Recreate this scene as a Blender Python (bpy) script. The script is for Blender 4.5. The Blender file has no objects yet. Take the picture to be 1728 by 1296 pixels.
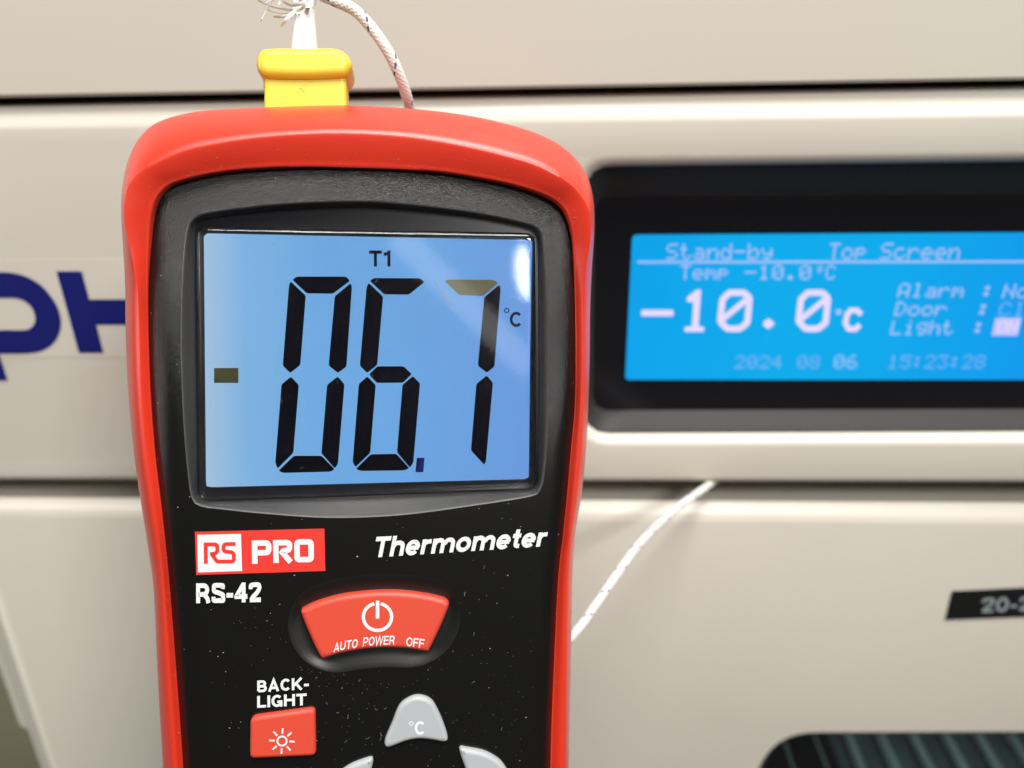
import bpy, bmesh, math, random
import numpy as np
from mathutils import Vector, Matrix, geometry
random.seed(7)
sc = bpy.context.scene
C = bpy.context.scene.collection

# ------------------------------------------------------------------ measuring frame of the photograph
LENS = 27.04
F = 1728 * LENS / 36.0                 # focal length in photo pixels
def ray(px, py): return Vector(((px - 864) / F, -(py - 648) / F, -1.0))
def basis(h, v, org):                  # h: pixel of the horizontal vanishing point (with side), v: downward one
    x = Vector(h).normalized(); d = Vector(v); y = -(d - x * d.dot(x)).normalized()
    z = x.cross(y)
    return Matrix(((x.x, y.x, z.x, org.x), (x.y, y.y, z.y, org.y), (x.z, y.z, z.z, org.z), (0, 0, 0, 1)))
# cabinet front (seen from above, about 26 degrees) and the thermometer face, in camera space, millimetres
M_CAB = basis((50864, -48, 1298), (31, -2652, -1298), ray(864, 648) * 200)
M_TH = basis((9136, 88, -1298), (-100, -21352, -1298), ray(620, 608) * 118)
S = Matrix.Scale(.001, 4)
def mm(M):
    M = M.copy(); M.translation = M.translation * .001; return M
CAB_W = Matrix(((1, 0, 0, 0), (0, 0, -1, 0), (0, 1, 0, 0), (0, 0, 0, 1)))
CAM_W = CAB_W @ mm(M_CAB).inverted()
TH_W = CAM_W @ mm(M_TH)
class Frame:
    def __init__(s, M, W): s.I = M.inverted(); s.o = s.I.translation; s.R = s.I.to_3x3(); s.W = W
    def at(s, px, py, z=0.0):          # photo pixel -> local point (mm) on the plane at local height z
        d = s.R @ ray(px, py); t = (z - s.o.z) / d.z
        return Vector((s.o.x + d.x * t, s.o.y + d.y * t, z))
    def loop(s, pts, z=0.0): return [s.at(p[0], p[1], z) for p in pts]
TH = Frame(M_TH, TH_W); CB = Frame(M_CAB, CAB_W)

# ------------------------------------------------------------------ camera, world, lamps, exposure
cd = bpy.data.cameras.new('camera'); cam = bpy.data.objects.new('camera', cd); C.objects.link(cam)
cam.matrix_world = CAM_W; cd.lens = LENS; cd.sensor_width = 36; cd.sensor_fit = 'HORIZONTAL'
cd.clip_start = .004; cd.clip_end = 50
cd.dof.use_dof = True; cd.dof.focus_distance = .1185; cd.dof.aperture_fstop = 14
sc.camera = cam
w = bpy.data.worlds.new('World'); sc.world = w; w.use_nodes = True
w.node_tree.nodes['Background'].inputs[0].default_value = (1.0, .97, .93, 1)
w.node_tree.nodes['Background'].inputs[1].default_value = .065
sc.view_settings.view_transform = 'Standard'; sc.view_settings.look = 'None'
sc.view_settings.exposure = 0; sc.view_settings.gamma = 1
sc.render.engine = 'CYCLES'; sc.cycles.use_denoising = True
sc.cycles.max_bounces = 10; sc.cycles.transmission_bounces = 10; sc.cycles.caustics_refractive = True
def lamp(name, loc, target, sx, sy, power, col=(1, .985, .955)):
    l = bpy.data.lights.new(name, 'AREA'); l.shape = 'RECTANGLE'; l.size = sx; l.size_y = sy
    l.energy = power; l.color = col
    o = bpy.data.objects.new(name, l); C.objects.link(o); o.location = loc
    d = Vector(target) - Vector(loc); o.rotation_euler = d.to_track_quat('-Z', 'Y').to_euler()
    return o
lamp('room_light', (.25, -.38, 1.35), (0, -.1, 0), 1.1, .4, 38)
lamp('room_light', (.92, -1.35, 1.25), (0, -.1, 0), .5, .35, 31)
lamp('room_light', (-1.45, -.50, .60), (0, -.1, 0), .22, .9, 10)  # low side lamp added for the highlight on the left case shoulder
spot = lamp('cover_glare_spot', (.514, -1.41, .752), (.04, 0, .02), .040, .12, .30); spot.data.shape = 'ELLIPSE'  # small lamp added only for the hot spot on the display cover
strip = lamp('cover_glare_strip', (.385, -1.46, .70), (.04, 0, .02), .42, .06, .13)  # added mid-air lamp, makes the diagonal glare band on the display cover
strip.rotation_euler = (strip.rotation_euler.to_matrix() @ Matrix.Rotation(math.radians(-50), 3, 'Z')).to_euler()

# ------------------------------------------------------------------ materials
def mat(name, col, rough=.5, metal=0, spec=.5, emit=None, es=0, coat=0, trans=0, ior=1.5, sss=0):
    m = bpy.data.materials.new(name); m.use_nodes = True; b = m.node_tree.nodes['Principled BSDF']
    b.inputs['Base Color'].default_value = (*col, 1); b.inputs['Roughness'].default_value = rough
    b.inputs['Metallic'].default_value = metal; b.inputs['Specular IOR Level'].default_value = spec
    b.inputs['IOR'].default_value = ior
    if coat: b.inputs['Coat Weight'].default_value = coat; b.inputs['Coat Roughness'].default_value = .08
    if trans: b.inputs['Transmission Weight'].default_value = trans
    if sss: b.inputs['Subsurface Weight'].default_value = sss; b.inputs['Subsurface Radius'].default_value = (.003, .001, .001); b.inputs['Subsurface Scale'].default_value = 1
    if emit: b.inputs['Emission Color'].default_value = (*emit, 1); b.inputs['Emission Strength'].default_value = es
    return m
def N(m, t, **k):
    n = m.node_tree.nodes.new(t)
    for a, v in k.items(): setattr(n, a, v)
    return n
def L(m, a, b): m.node_tree.links.new(a, b)
def grain(m, scale, strength, dist=.0001, detail=3):      # fine moulded grain as bump
    tc = N(m, 'ShaderNodeTexCoord'); n = N(m, 'ShaderNodeTexNoise'); n.inputs['Scale'].default_value = scale; n.inputs['Detail'].default_value = detail
    b = N(m, 'ShaderNodeBump'); b.inputs['Strength'].default_value = strength; b.inputs['Distance'].default_value = dist
    L(m, tc.outputs['Object'], n.inputs['Vector']); L(m, n.outputs['Fac'], b.inputs['Height'])
    L(m, b.outputs['Normal'], m.node_tree.nodes['Principled BSDF'].inputs['Normal'])
    return tc, n
def specks(m, base, dust, scale, thr, rough_d=.8):        # sparse dust on a surface
    tc = N(m, 'ShaderNodeTexCoord'); v = N(m, 'ShaderNodeTexVoronoi'); v.inputs['Scale'].default_value = scale
    mp = N(m, 'ShaderNodeMapping'); mp.inputs['Rotation'].default_value = (.3, .2, .7); mp.inputs['Scale'].default_value = (1, 1.7, 1)
    L(m, tc.outputs['Object'], mp.inputs['Vector']); L(m, mp.outputs['Vector'], v.inputs['Vector'])
    nz = N(m, 'ShaderNodeTexNoise'); nz.inputs['Scale'].default_value = 220; L(m, tc.outputs['Object'], nz.inputs['Vector'])
    a = N(m, 'ShaderNodeMath', operation='MULTIPLY'); a.inputs[1].default_value = thr * 2; L(m, nz.outputs['Fac'], a.inputs[0])
    pw = N(m, 'ShaderNodeMath', operation='POWER'); pw.inputs[1].default_value = 1.5; L(m, a.outputs[0], pw.inputs[0])
    sp = N(m, 'ShaderNodeSeparateColor'); L(m, v.outputs['Color'], sp.inputs[0])
    mu = N(m, 'ShaderNodeMath', operation='MULTIPLY'); L(m, pw.outputs[0], mu.inputs[0]); L(m, sp.outputs[0], mu.inputs[1])
    lt = N(m, 'ShaderNodeMath', operation='LESS_THAN'); L(m, v.outputs['Distance'], lt.inputs[0]); L(m, mu.outputs[0], lt.inputs[1])
    mx = N(m, 'ShaderNodeMix', data_type='RGBA'); L(m, lt.outputs[0], mx.inputs['Factor'])
    mx.inputs['A'].default_value = (*base, 1); mx.inputs['B'].default_value = (*dust, 1)
    L(m, mx.outputs['Result'], m.node_tree.nodes['Principled BSDF'].inputs['Base Color'])
    return lt
BEIGE = (.54, .505, .435)
m_beige = mat('beige_enamel', BEIGE, .40); 
def mottle(m, base, amt, scale):
    tc = N(m, 'ShaderNodeTexCoord'); n = N(m, 'ShaderNodeTexNoise'); n.inputs['Scale'].default_value = scale; n.inputs['Detail'].default_value = 4
    mx = N(m, 'ShaderNodeMix', data_type='RGBA'); L(m, tc.outputs['Object'], n.inputs['Vector']); L(m, n.outputs['Fac'], mx.inputs['Factor'])
    mx.inputs['A'].default_value = (*[c * (1 - amt) for c in base], 1); mx.inputs['B'].default_value = (*[min(1, c * (1 + amt)) for c in base], 1)
    L(m, mx.outputs['Result'], m.node_tree.nodes['Principled BSDF'].inputs['Base Color'])
mottle(m_beige, BEIGE, .05, 12)
m_red = mat('red_rubber', (.56, .027, .010), .36, spec=.6); grain(m_red, 6500, .30, .00010)
m_red.node_tree.nodes['Principled BSDF'].inputs['Sheen Weight'].default_value = .05; m_red.node_tree.nodes['Principled BSDF'].inputs['Sheen Roughness'].default_value = .35
m_case = mat('black_moulded_plastic', (.011, .011, .011), .40)
def case_nodes(m, y_split):
    tc, n = grain(m, 6500, .6, .00011, 3)
    v = N(m, 'ShaderNodeTexVoronoi'); v.inputs['Scale'].default_value = 5200; L(m, tc.outputs['Object'], v.inputs['Vector'])
    b = [q for q in m.node_tree.nodes if q.type == 'BUMP'][0]
    ad = N(m, 'ShaderNodeMath', operation='ADD'); L(m, n.outputs['Fac'], ad.inputs[0]); L(m, v.outputs['Distance'], ad.inputs[1]); L(m, ad.outputs[0], b.inputs['Height'])
    specks(m, (.0035, .0033, .0033), (.28, .28, .25), 640, .16)
    sx = N(m, 'ShaderNodeSeparateXYZ'); L(m, tc.outputs['Object'], sx.inputs[0])
    mr = N(m, 'ShaderNodeMapRange'); mr.inputs['From Min'].default_value = (y_split - 1) * .001; mr.inputs['From Max'].default_value = (y_split + 42) * .001
    mr.inputs['To Min'].default_value = .07; mr.inputs['To Max'].default_value = .85; L(m, sx.outputs[1], mr.inputs['Value'])
    b = [q for q in m.node_tree.nodes if q.type == 'BUMP'][0]; L(m, mr.outputs[0], b.inputs['Strength'])
    r = N(m, 'ShaderNodeMapRange'); r.inputs['From Min'].default_value = .07; r.inputs['From Max'].default_value = .85; r.inputs['To Min'].default_value = .27; r.inputs['To Max'].default_value = .27
    L(m, mr.outputs[0], r.inputs['Value']); L(m, r.outputs[0], m.node_tree.nodes['Principled BSDF'].inputs['Roughness'])
case_nodes(m_case, TH.at(620, 876).y)
m_surr = mat('lit_black_grained_plastic', (.034, .034, .035), .42); grain(m_surr, 5000, .5, .00009)  # same black plastic as the case, lightened for ceiling light on the recess wall
m_smooth = mat('black_smooth_plastic', (.0035, .0035, .0035), .40); grain(m_smooth, 5000, .08, .00005)
m_redbtn = mat('red_silicone', (.48, .045, .022), .5); grain(m_redbtn, 4000, .12, .00005)
m_grey = mat('grey_silicone', (.30, .315, .325), .5); grain(m_grey, 4000, .12, .00005)
m_white = mat('white_print', (.53, .55, .555), .5, spec=.3)
m_redp = mat('red_print', (.54, .024, .016), .45)
m_cover = mat('clear_plastic', (1, 1, 1), .035, trans=1, ior=1.40)
m_mask = mat('black_display_mask', (.006, .006, .008), .25)
m_seg = mat('dark_segment', (.0012, .0008, .004), .3, spec=.1)
m_seg_b = mat('blue_black_segment', (.006, .007, .10), .3, spec=.2)
m_seg_n = mat('navy_segment', (.004, .004, .022), .3, spec=.2)
m_seg_o = mat('olive_reflection_segment', (.045, .046, .014), .3)  # dark minus segment with the cover reflection tinted into its colour
m_seg_t = mat('olive_brown_reflection_segment', (.115, .11, .05), .3)  # reflection over the last digit's top segment, put into the colour
m_yel = mat('yellow_plastic', (.60, .485, .035), .45); grain(m_yel, 3000, .10, .00005)
m_fab = mat('white_fibreglass', (.62, .61, .60), .6, sss=0)
m_blk = mat('black_gasket', (.004, .004, .004), .6)
m_bez = mat('black_bezel_plastic', (.026, .025, .023), .55, spec=.3)
m_glassblk = mat('dark_display_glass', (.006, .006, .008), .22)
m_logo = mat('blue_print', (.006, .009, .115), .5, spec=.25)
m_film = m_beige
m_txt = mat('lcd_pale_text', (.2, .2, .2), .4, emit=(.62, .54, .86), es=.95)
m_txt2 = mat('lcd_soft_text', (.1, .1, .1), .4, emit=(.25, .45, .87), es=.95)
m_txt3 = mat('lcd_faint_text', (.1, .1, .1), .4, emit=(.045, .345, .87), es=.95)
m_txt4 = mat('lcd_soft_date', (.1, .1, .1), .4, emit=(.16, .46, .87), es=.95)
m_hot = mat('lcd_inverse_block', (.2, .2, .2), .4, emit=(.36, .38, .87), es=.95)
m_lab = mat('black_label_tape', (.008, .008, .008), .3)
m_labt = mat('grey_label_print', (.24, .27, .28), .5)
m_in = mat('grey_interior', (.060, .085, .080), .35)
m_rod = mat('steel_shelf_wire', (.25, .30, .285), .5)
m_wall = mat('dim_wall', (.30, .28, .19), .8); mottle(m_wall, (.30, .28, .19), .2, 6)
m_pane = mat('window_glass', (.8, .95, .95), .02, trans=1, ior=1.45)
m_lint = mat('pale_dust', (.20, .19, .17), .9)
m_gap_shade = mat('painted_gap_shade', (.016, .011, .006), .7, spec=.2)  # beige of the gap darkened in colour to stand for its shade

def lcd_mat(name, stops, strength, axis=0, lo=-25., hi=25., noise=.02):      # backlight colour runs across the panel
    m = mat(name, (.003, .003, .004), .3, spec=.12); nt = m.node_tree; b = nt.nodes['Principled BSDF']
    tc = N(m, 'ShaderNodeTexCoord'); sx = N(m, 'ShaderNodeSeparateXYZ'); L(m, tc.outputs['Object'], sx.inputs[0])
    mr = N(m, 'ShaderNodeMapRange'); mr.inputs['From Min'].default_value = lo / 1000; mr.inputs['From Max'].default_value = hi / 1000
    L(m, sx.outputs[axis], mr.inputs['Value'])
    cr = N(m, 'ShaderNodeValToRGB'); e = cr.color_ramp.elements
    while len(e) < len(stops): e.new(.5)
    for el, (p, c) in zip(e, stops): el.position = p; el.color = (*c, 1)
    L(m, mr.outputs[0], cr.inputs[0])
    n = N(m, 'ShaderNodeTexNoise'); n.inputs['Scale'].default_value = 40; L(m, tc.outputs['Object'], n.inputs['Vector'])
    mu = N(m, 'ShaderNodeMapRange'); mu.inputs['To Min'].default_value = strength * (1 - noise * 3); mu.inputs['To Max'].default_value = strength * (1 + noise * 3)
    L(m, n.outputs['Fac'], mu.inputs['Value']); L(m, mu.outputs[0], b.inputs['Emission Strength']); L(m, cr.outputs[0], b.inputs['Emission Color'])
    return m
m_lcd = lcd_mat('blue_backlight', [(0, (.40, .57, .76)), (.13, (.22, .47, .79)), (.35, (.165, .42, .79)), (.75, (.155, .385, .78)), (1, (.15, .34, .77))], .98, 0, -25, 25)
m_lcd2 = lcd_mat('cyan_backlight', [(0, (.002, .37, .86)), (.4, (.002, .42, .86)), (.65, (.002, .41, .86)), (1, (.003, .33, .86))], .97, 0, 25, 135)

# ------------------------------------------------------------------ mesh helpers (local coordinates in mm)
def obj(name, verts, faces, m, parent, smooth=30, uvs=None, fix=True):
    me = bpy.data.meshes.new(name)
    me.from_pydata([(v[0] * .001, v[1] * .001, v[2] * .001) for v in verts], [], faces)
    if fix:
        bm = bmesh.new(); bm.from_mesh(me); bmesh.ops.remove_doubles(bm, verts=bm.verts, dist=1e-6)
        bmesh.ops.recalc_face_normals(bm, faces=bm.faces); bm.to_mesh(me); bm.free()
    me.materials.append(m)
    if smooth:
        me.shade_smooth(); me.set_sharp_from_angle(angle=math.radians(smooth))
    if uvs is not None:
        ul = me.uv_layers.new(name='UVMap')
        for lp in me.loops: ul.data[lp.index].uv = uvs[lp.vertex_index]
    o = bpy.data.objects.new(name, me); C.objects.link(o)
    if parent: o.parent = parent
    return o
def thing(name, label, cat, W, kind=None, group=None):
    o = bpy.data.objects.new(name, None); C.objects.link(o); o.matrix_world = W
    o.empty_display_size = .01; o['label'] = label
    if cat: o['category'] = cat
    if kind: o['kind'] = kind
    if group: o['group'] = group
    return o
class Mesh:
    def __init__(s): s.v = []; s.f = []
    def add(s, v, f): b = len(s.v); s.v += list(v); s.f += [tuple(i + b for i in q) for q in f]; return s
    def loft(s, loops, closed=True, cap0=False, cap1=False):
        n = len(loops[0]); v = [p for l in loops for p in l]; f = []
        for a in range(len(loops) - 1):
            for i in range(n if closed else n - 1):
                j = (i + 1) % n; f.append((a * n + i, a * n + j, (a + 1) * n + j, (a + 1) * n + i))
        s.add(v, f)
        for on, l in ((cap0, loops[0]), (cap1, loops[-1])):
            if not on: continue
            ir = [(x, y, l[i][2]) for i, (x, y) in enumerate(offset([(p[0], p[1]) for p in l], -.08))]
            s.loft([l, ir]); s.fill([ir])
        return s
    def poly(s, pts): return s.add(pts, [tuple(range(len(pts)))])
    def fill(s, loops):                                    # flat polygon with holes
        t = geometry.tessellate_polygon([[Vector(p) for p in l] for l in loops])
        return s.add([p for l in loops for p in l], t)
    def obj(s, name, m, parent, smooth=30, **k): return obj(name, s.v, s.f, m, parent, smooth, **k)
def cr(pts, k=6, closed=True):                             # Catmull-Rom through points
    P = [np.array(p, float) for p in pts]; n = len(P); out = []
    rng = range(n) if closed else range(n - 1)
    for i in rng:
        p0 = P[(i - 1) % n] if closed or i > 0 else 2 * P[0] - P[1]
        p1 = P[i]; p2 = P[(i + 1) % n]
        p3 = P[(i + 2) % n] if closed or i + 2 < n else 2 * P[-1] - P[-2]
        for j in range(k):
            t = j / k
            out.append(.5 * ((2 * p1) + (-p0 + p2) * t + (2 * p0 - 5 * p1 + 4 * p2 - p3) * t * t + (-p0 + 3 * p1 - 3 * p2 + p3) * t ** 3))
    if not closed: out.append(P[-1])
    return out
def area(l): return .5 * sum(l[i][0] * l[(i + 1) % len(l)][1] - l[(i + 1) % len(l)][0] * l[i][1] for i in range(len(l)))
def offset(l, d):                                          # d > 0 grows the outline; d may be a list
    n = len(l); s = 1 if area(l) > 0 else -1; out = []
    for i in range(n):
        a = np.array(l[i - 1][:2], float); b = np.array(l[(i + 1) % n][:2], float); t = b - a; t /= (np.linalg.norm(t) + 1e-9)
        q = d[i] if hasattr(d, '__len__') else d
        out.append((l[i][0] + s * t[1] * q, l[i][1] - s * t[0] * q))
    return out
def roundpoly(pts, r, k=6):                                # round the corners of a polygon
    out = []; n = len(pts)
    for i in range(n):
        p = np.array(pts[i], float); a = np.array(pts[i - 1], float); b = np.array(pts[(i + 1) % n], float)
        q = r[i] if hasattr(r, '__len__') else r
        u = (a - p); lu = np.linalg.norm(u); u /= lu; v = (b - p); lv = np.linalg.norm(v); v /= lv
        q = min(q, lu * .49, lv * .49); s0 = p + u * q; s1 = p + v * q
        for j in range(k + 1):
            t = j / k; out.append((1 - t) ** 2 * s0 + 2 * t * (1 - t) * p + t * t * s1)
    return out
def resample(l, n, closed=True):
    P = np.array([p[:2] for p in l], float)
    if closed: P = np.vstack([P, P[:1]])
    d = np.r_[0, np.cumsum(np.linalg.norm(np.diff(P, axis=0), axis=1))]
    t = np.linspace(0, d[-1], n, endpoint=not closed)
    return list(np.c_[np.interp(t, d, P[:, 0]), np.interp(t, d, P[:, 1])])
def radial(l, c, angs):                                    # where rays from c cut the outline
    P = np.array([p[:2] for p in l], float) - c; out = []
    for a in angs:
        dx, dy = math.cos(a), math.sin(a); best = None
        for i in range(len(P)):
            p, q = P[i], P[(i + 1) % len(P)]; e = q - p; den = dx * e[1] - dy * e[0]
            if abs(den) < 1e-12: continue
            t = (p[0] * e[1] - p[1] * e[0]) / den; u = (p[0] * dy - p[1] * dx) / den
            if t > 0 and -1e-6 <= u <= 1 + 1e-6 and (best is None or t > best): best = t
        out.append((c[0] + dx * best, c[1] + dy * best))
    return out
def puck(fr, l, z0, z1, r, name, m, parent, segs=5, dome=0, back=False, smooth=40):
    """raised key: outline l (pixels at height z1) with straight sides and rounded top edge of radius r (mm)"""
    top = [p for p in fr.loop(l, z1)]; top2 = [(p[0], p[1]) for p in top]
    M = Mesh(); loops = [[(x, y, z0) for x, y in top2]]
    if back: loops = [[(x, y, z0 + r * (1 - math.sin(t))) for x, y in offset(top2, -r * (1 - math.cos(t)))] for t in np.linspace(math.pi / 2, 0, segs + 1)]
    for j in range(segs + 1):
        t = j / segs * math.pi / 2
        loops.append([(x, y, z1 - r + r * math.sin(t)) for x, y in offset(top2, -r * (1 - math.cos(t)))])
    if dome:
        ins = loops[-1]; c = np.mean([p[:2] for p in ins], axis=0)
        for s_ in (.85, .6, .3): loops.append([(c[0] + (p[0] - c[0]) * s_, c[1] + (p[1] - c[1]) * s_, z1 + dome * (1 - s_ ** 2)) for p in ins])
    M.loft(loops, cap0=back, cap1=True)
    return M.obj(name, m, parent, smooth)
def stroke(fr, pts, wpx, z, closed=False, M=None):          # flat line of even width with mitred corners
    M = M or Mesh(); P = [np.array(p, float) for p in pts]; n = len(P); Lf = []; Rt = []
    for i in range(n):
        if closed: a, b = P[i] - P[i - 1], P[(i + 1) % n] - P[i]
        else: a = P[i] - P[i - 1] if i else P[1] - P[0]; b = P[i + 1] - P[i] if i < n - 1 else P[-1] - P[-2]
        a = a / np.linalg.norm(a); b = b / np.linalg.norm(b); na = np.array([-a[1], a[0]]); nb = np.array([-b[1], b[0]])
        m_ = na + nb; m_ /= np.linalg.norm(m_); k = wpx / 2 / max(.35, m_.dot(na)); Lf.append(P[i] + m_ * k); Rt.append(P[i] - m_ * k)
    M.loft([fr.loop(Lf, z), fr.loop(Rt, z)], closed=closed); return M
def arc(cx, cy, rx, ry, a0, a1, n=12): return [(cx + rx * math.cos(math.radians(a)), cy + ry * math.sin(math.radians(a))) for a in np.linspace(a0, a1, n)]
def glyph(ch, w):                                          # centre lines of plain sans letters, cap height 1, stroke w -> strokes, width
    h = w / 2; x = .74
    if ch == ' ': return [], .3
    if ch == '-': return [([(0, .37), (.40, .37)], 0)], .40
    if ch == 'I': return [([(h, 0), (h, 1)], 0)], w
    if ch == 'T': return [([(0, 1 - h), (.82, 1 - h)], 0), ([(.41, 1 - h), (.41, 0)], 0)], .82
    if ch == 'L': return [([(h, 1), (h, h), (.70, h)], 0)], .70
    if ch == 'H': return [([(h, 0), (h, 1)], 0), ([(.86 - h, 0), (.86 - h, 1)], 0), ([(h, .52), (.86 - h, .52)], 0)], .86
    if ch == 'F': return [([(h, 0), (h, 1 - h), (.72, 1 - h)], 0), ([(h, .5), (.66, .5)], 0)], .72
    if ch == 'E': return [([(.76, 1 - h), (h, 1 - h), (h, h), (.78, h)], 0), ([(h, .51), (.72, .51)], 0)], .78
    if ch == 'A': return [([(h * .9, 0), (.46, 1 - h * .5), (.92 - h * .9, 0)], 0), ([(.2, .3), (.72, .3)], 0)], .92
    if ch == 'C': return [(arc(.44, .5, .44 - h, .51 - h, 42, 318, 22), 0)], .84
    if ch == 'G': return [(arc(.44, .5, .44 - h, .51 - h, 42, 320, 22), 0), ([(.46, .42), (.86 - h, .42), (.86 - h, 0)], 0)], .88
    if ch == 'O': return [(arc(.45, .5, .45 - h, .51 - h, 0, 345, 24), 1)], .90
    if ch == 'K': return [([(h, 0), (h, 1)], 0), ([(.80, 1), (.16, .36)], 0), ([(.32, .58), (.80, 0)], 0)], .90
    if ch == 'U': return [([(h, 1)] + arc(.43, .40, .43 - h, .41 - h, 180, 360, 12) + [(.86 - h, 1)], 0)], .86
    if ch in 'PR':
        r = (1 - h - .44) / 2; st = [([(h, 0), (h, 1 - h)] + arc(.78 - h - r, .44 + r, r, r, 90, -90, 10) + [(h, .44)], 0)]
        if ch == 'R': st.append(([(.46, .46), (.68, .22), (.74, 0)], 0)); return st, .84
        return st, .78
    if ch == 'B':
        r = (.5 - h) / 2; r2 = (.5 - h + .02) / 2
        return [([(h, h), (h, 1 - h)] + arc(.74 - h - r, 1 - h - r, r, r, 90, -90, 9) + [(h, .5)], 0), (([(h, .5)] + arc(.80 - h - r2, h + r2 - .01, r2, r2 - .01, 90, -90, 9) + [(h, h)]), 0)], .80
    if ch == 'W': return [([(h * .8, 1), (.32, h * .5), (.62, 1 - h * .5), (.92, h * .5), (1.24 - h * .8, 1)], 0)], 1.24
    if ch == 'S': return [(cr([(.77 - h, .70), (.66, .86), (.40, 1 - h), (.16, .87), (h + .02, .72), (.17, .585), (.42, .50), (.66, .405), (.80 - h, .27), (.68, .12), (.41, h), (.14, .13), (h, .31)], 4, False), 0)], .80
    if ch == '4': return [([(.54, 0), (.54, 1)], 0), ([(.52, .93), (.11, .32), (.11, .30), (.76, .30)], 0)], .76
    if ch == '2': return [(cr([(h, .66), (.13, .84), (.37, 1 - h), (.60, .86), (.62, .68), (.48, .47), (.26, .28), (.15, h)], 4, False), 0), ([(.06, h), (.72, h)], 0)], .72
    if ch == '0': return [(arc(.37, .5, .37 - h, .51 - h, 0, 345, 24), 1)], .74
    if ch == '1': return [([(.36, 0), (.36, 1)], 0), ([(.36, .80), (.02, .77)], 0)], .44
    if ch == 'h': return [([(h, 0), (h, 1)], 0), ([(h, .44)] + arc(.39, .46, .35 - h, x + .02 - h - .46, 165, 0, 9) + [(.74 - h, 0)], 0)], .74
    if ch == 'm': return [([(h, 0), (h, x)], 0), ([(h, .44)] + arc(.36, .46, .32 - h, x + .02 - h - .46, 165, 0, 9) + [(.68 - h, 0)], 0), ([(.68 - h, .44)] + arc(.90, .46, .32 - h, x + .02 - h - .46, 165, 0, 9) + [(1.22 - h, 0)], 0)], 1.22
    if ch == 'r': return [([(h, 0), (h, x)], 0), (cr([(h, .38), (h + .06, .54), (.30, x - h - .02), (.50, x - h)], 4, False), 0)], .50
    if ch == 'o': return [(arc(.40, .37, .40 - h, .385 - h, 0, 345, 24), 1)], .80
    if ch == 'e': return [([(h + .02, .36), (.74 - h * .3, .36)], 0), (arc(.38, .37, .38 - h, .385 - h, -2, 318, 24), 0)], .76
    if ch == 't': return [([(.22, .97), (.22, .22)] + arc(.36, .22, .14, .22 - h, 190, 270, 5) + [(.44, h)], 0), ([(0, x - h * .9), (.44, x - h * .9)], 0)], .44
def text(fr, s, base, cap, z, name, m, parent, w=.2, shear=0, gap=.10, lean=0.0):
    """flat printed lettering; base: baseline pixels from first to last glyph edge; cap: cap height(s) in pixels"""
    items = []; X = 0
    for ch in s:
        g_, wd = glyph(ch, w); items += [([(X + p[0], p[1]) for p in l], c) for l, c in g_]; X += wd + gap
    M = Mesh(); polys = []
    for l, c in items:
        P = [np.array(p, float) for p in l]; n = len(P); A = []; B = []
        for i in range(n):
            if c: a, b = P[i] - P[i - 1], P[(i + 1) % n] - P[i]
            else: a = P[i] - P[i - 1] if i else P[1] - P[0]; b = P[i + 1] - P[i] if i < n - 1 else P[-1] - P[-2]
            a = a / np.linalg.norm(a); b = b / np.linalg.norm(b); na = np.array([-a[1], a[0]]); nb_ = np.array([-b[1], b[0]])
            q = na + nb_; q /= np.linalg.norm(q); k = w / 2 / max(.4, q.dot(na)); A.append(P[i] + q * k); B.append(P[i] - q * k)
        polys.append((A, B, c))
    allx = [p[0] + shear * p[1] for A, B, c in polys for p in A + B]; x0, x1 = min(allx), max(allx)
    bx = [b[0] for b in base]; by = [b[1] for b in base]; c0, c1 = cap if hasattr(cap, '__len__') else (cap, cap)
    def mp(p, zz):
        u = (p[0] + shear * p[1] - x0) / (x1 - x0); XX = bx[0] + (bx[-1] - bx[0]) * u; YY = np.interp(XX, bx, by); hh_ = (c0 + (c1 - c0) * u) * p[1]
        return fr.at(XX + lean * hh_, YY - hh_, zz)
    for k, (A, B, c) in enumerate(polys):
        zz = z + .005 * (k % 3)
        M.loft([[mp(p, zz) for p in A], [mp(p, zz) for p in B]], closed=bool(c))
    return M.obj(name, m, parent, 0)
def tube(path, rad, n=14, flat=1.0):                       # path of Vectors (mm), rad list or number -> verts, faces, uvs
    P = [Vector(p) for p in path]; T = [(P[min(i + 1, len(P) - 1)] - P[max(i - 1, 0)]).normalized() for i in range(len(P))]
    nrm = T[0].orthogonal().normalized(); v = []; uv = []; s = 0
    for i, p in enumerate(P):
        nrm = (nrm - T[i] * nrm.dot(T[i])).normalized(); b = T[i].cross(nrm); r = rad[i] if hasattr(rad, '__len__') else rad
        if i: s += (p - P[i - 1]).length
        for j in range(n + 1):
            a = 2 * math.pi * j / n; v.append(p + nrm * (math.cos(a) * r) + b * (math.sin(a) * r * flat)); uv.append((s, j / n))
    f = [(i * (n + 1) + j, i * (n + 1) + j + 1, (i + 1) * (n + 1) + j + 1, (i + 1) * (n + 1) + j) for i in range(len(P) - 1) for j in range(n)]
    return v, f, uv
def lerp(a, b, t): return a + (b - a) * t

# ================================================================== THERMOMETER
th = thing('digital_thermometer', 'black handheld digital thermometer with red rubber boot and backlit blue display', 'thermometer', TH_W)
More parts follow.
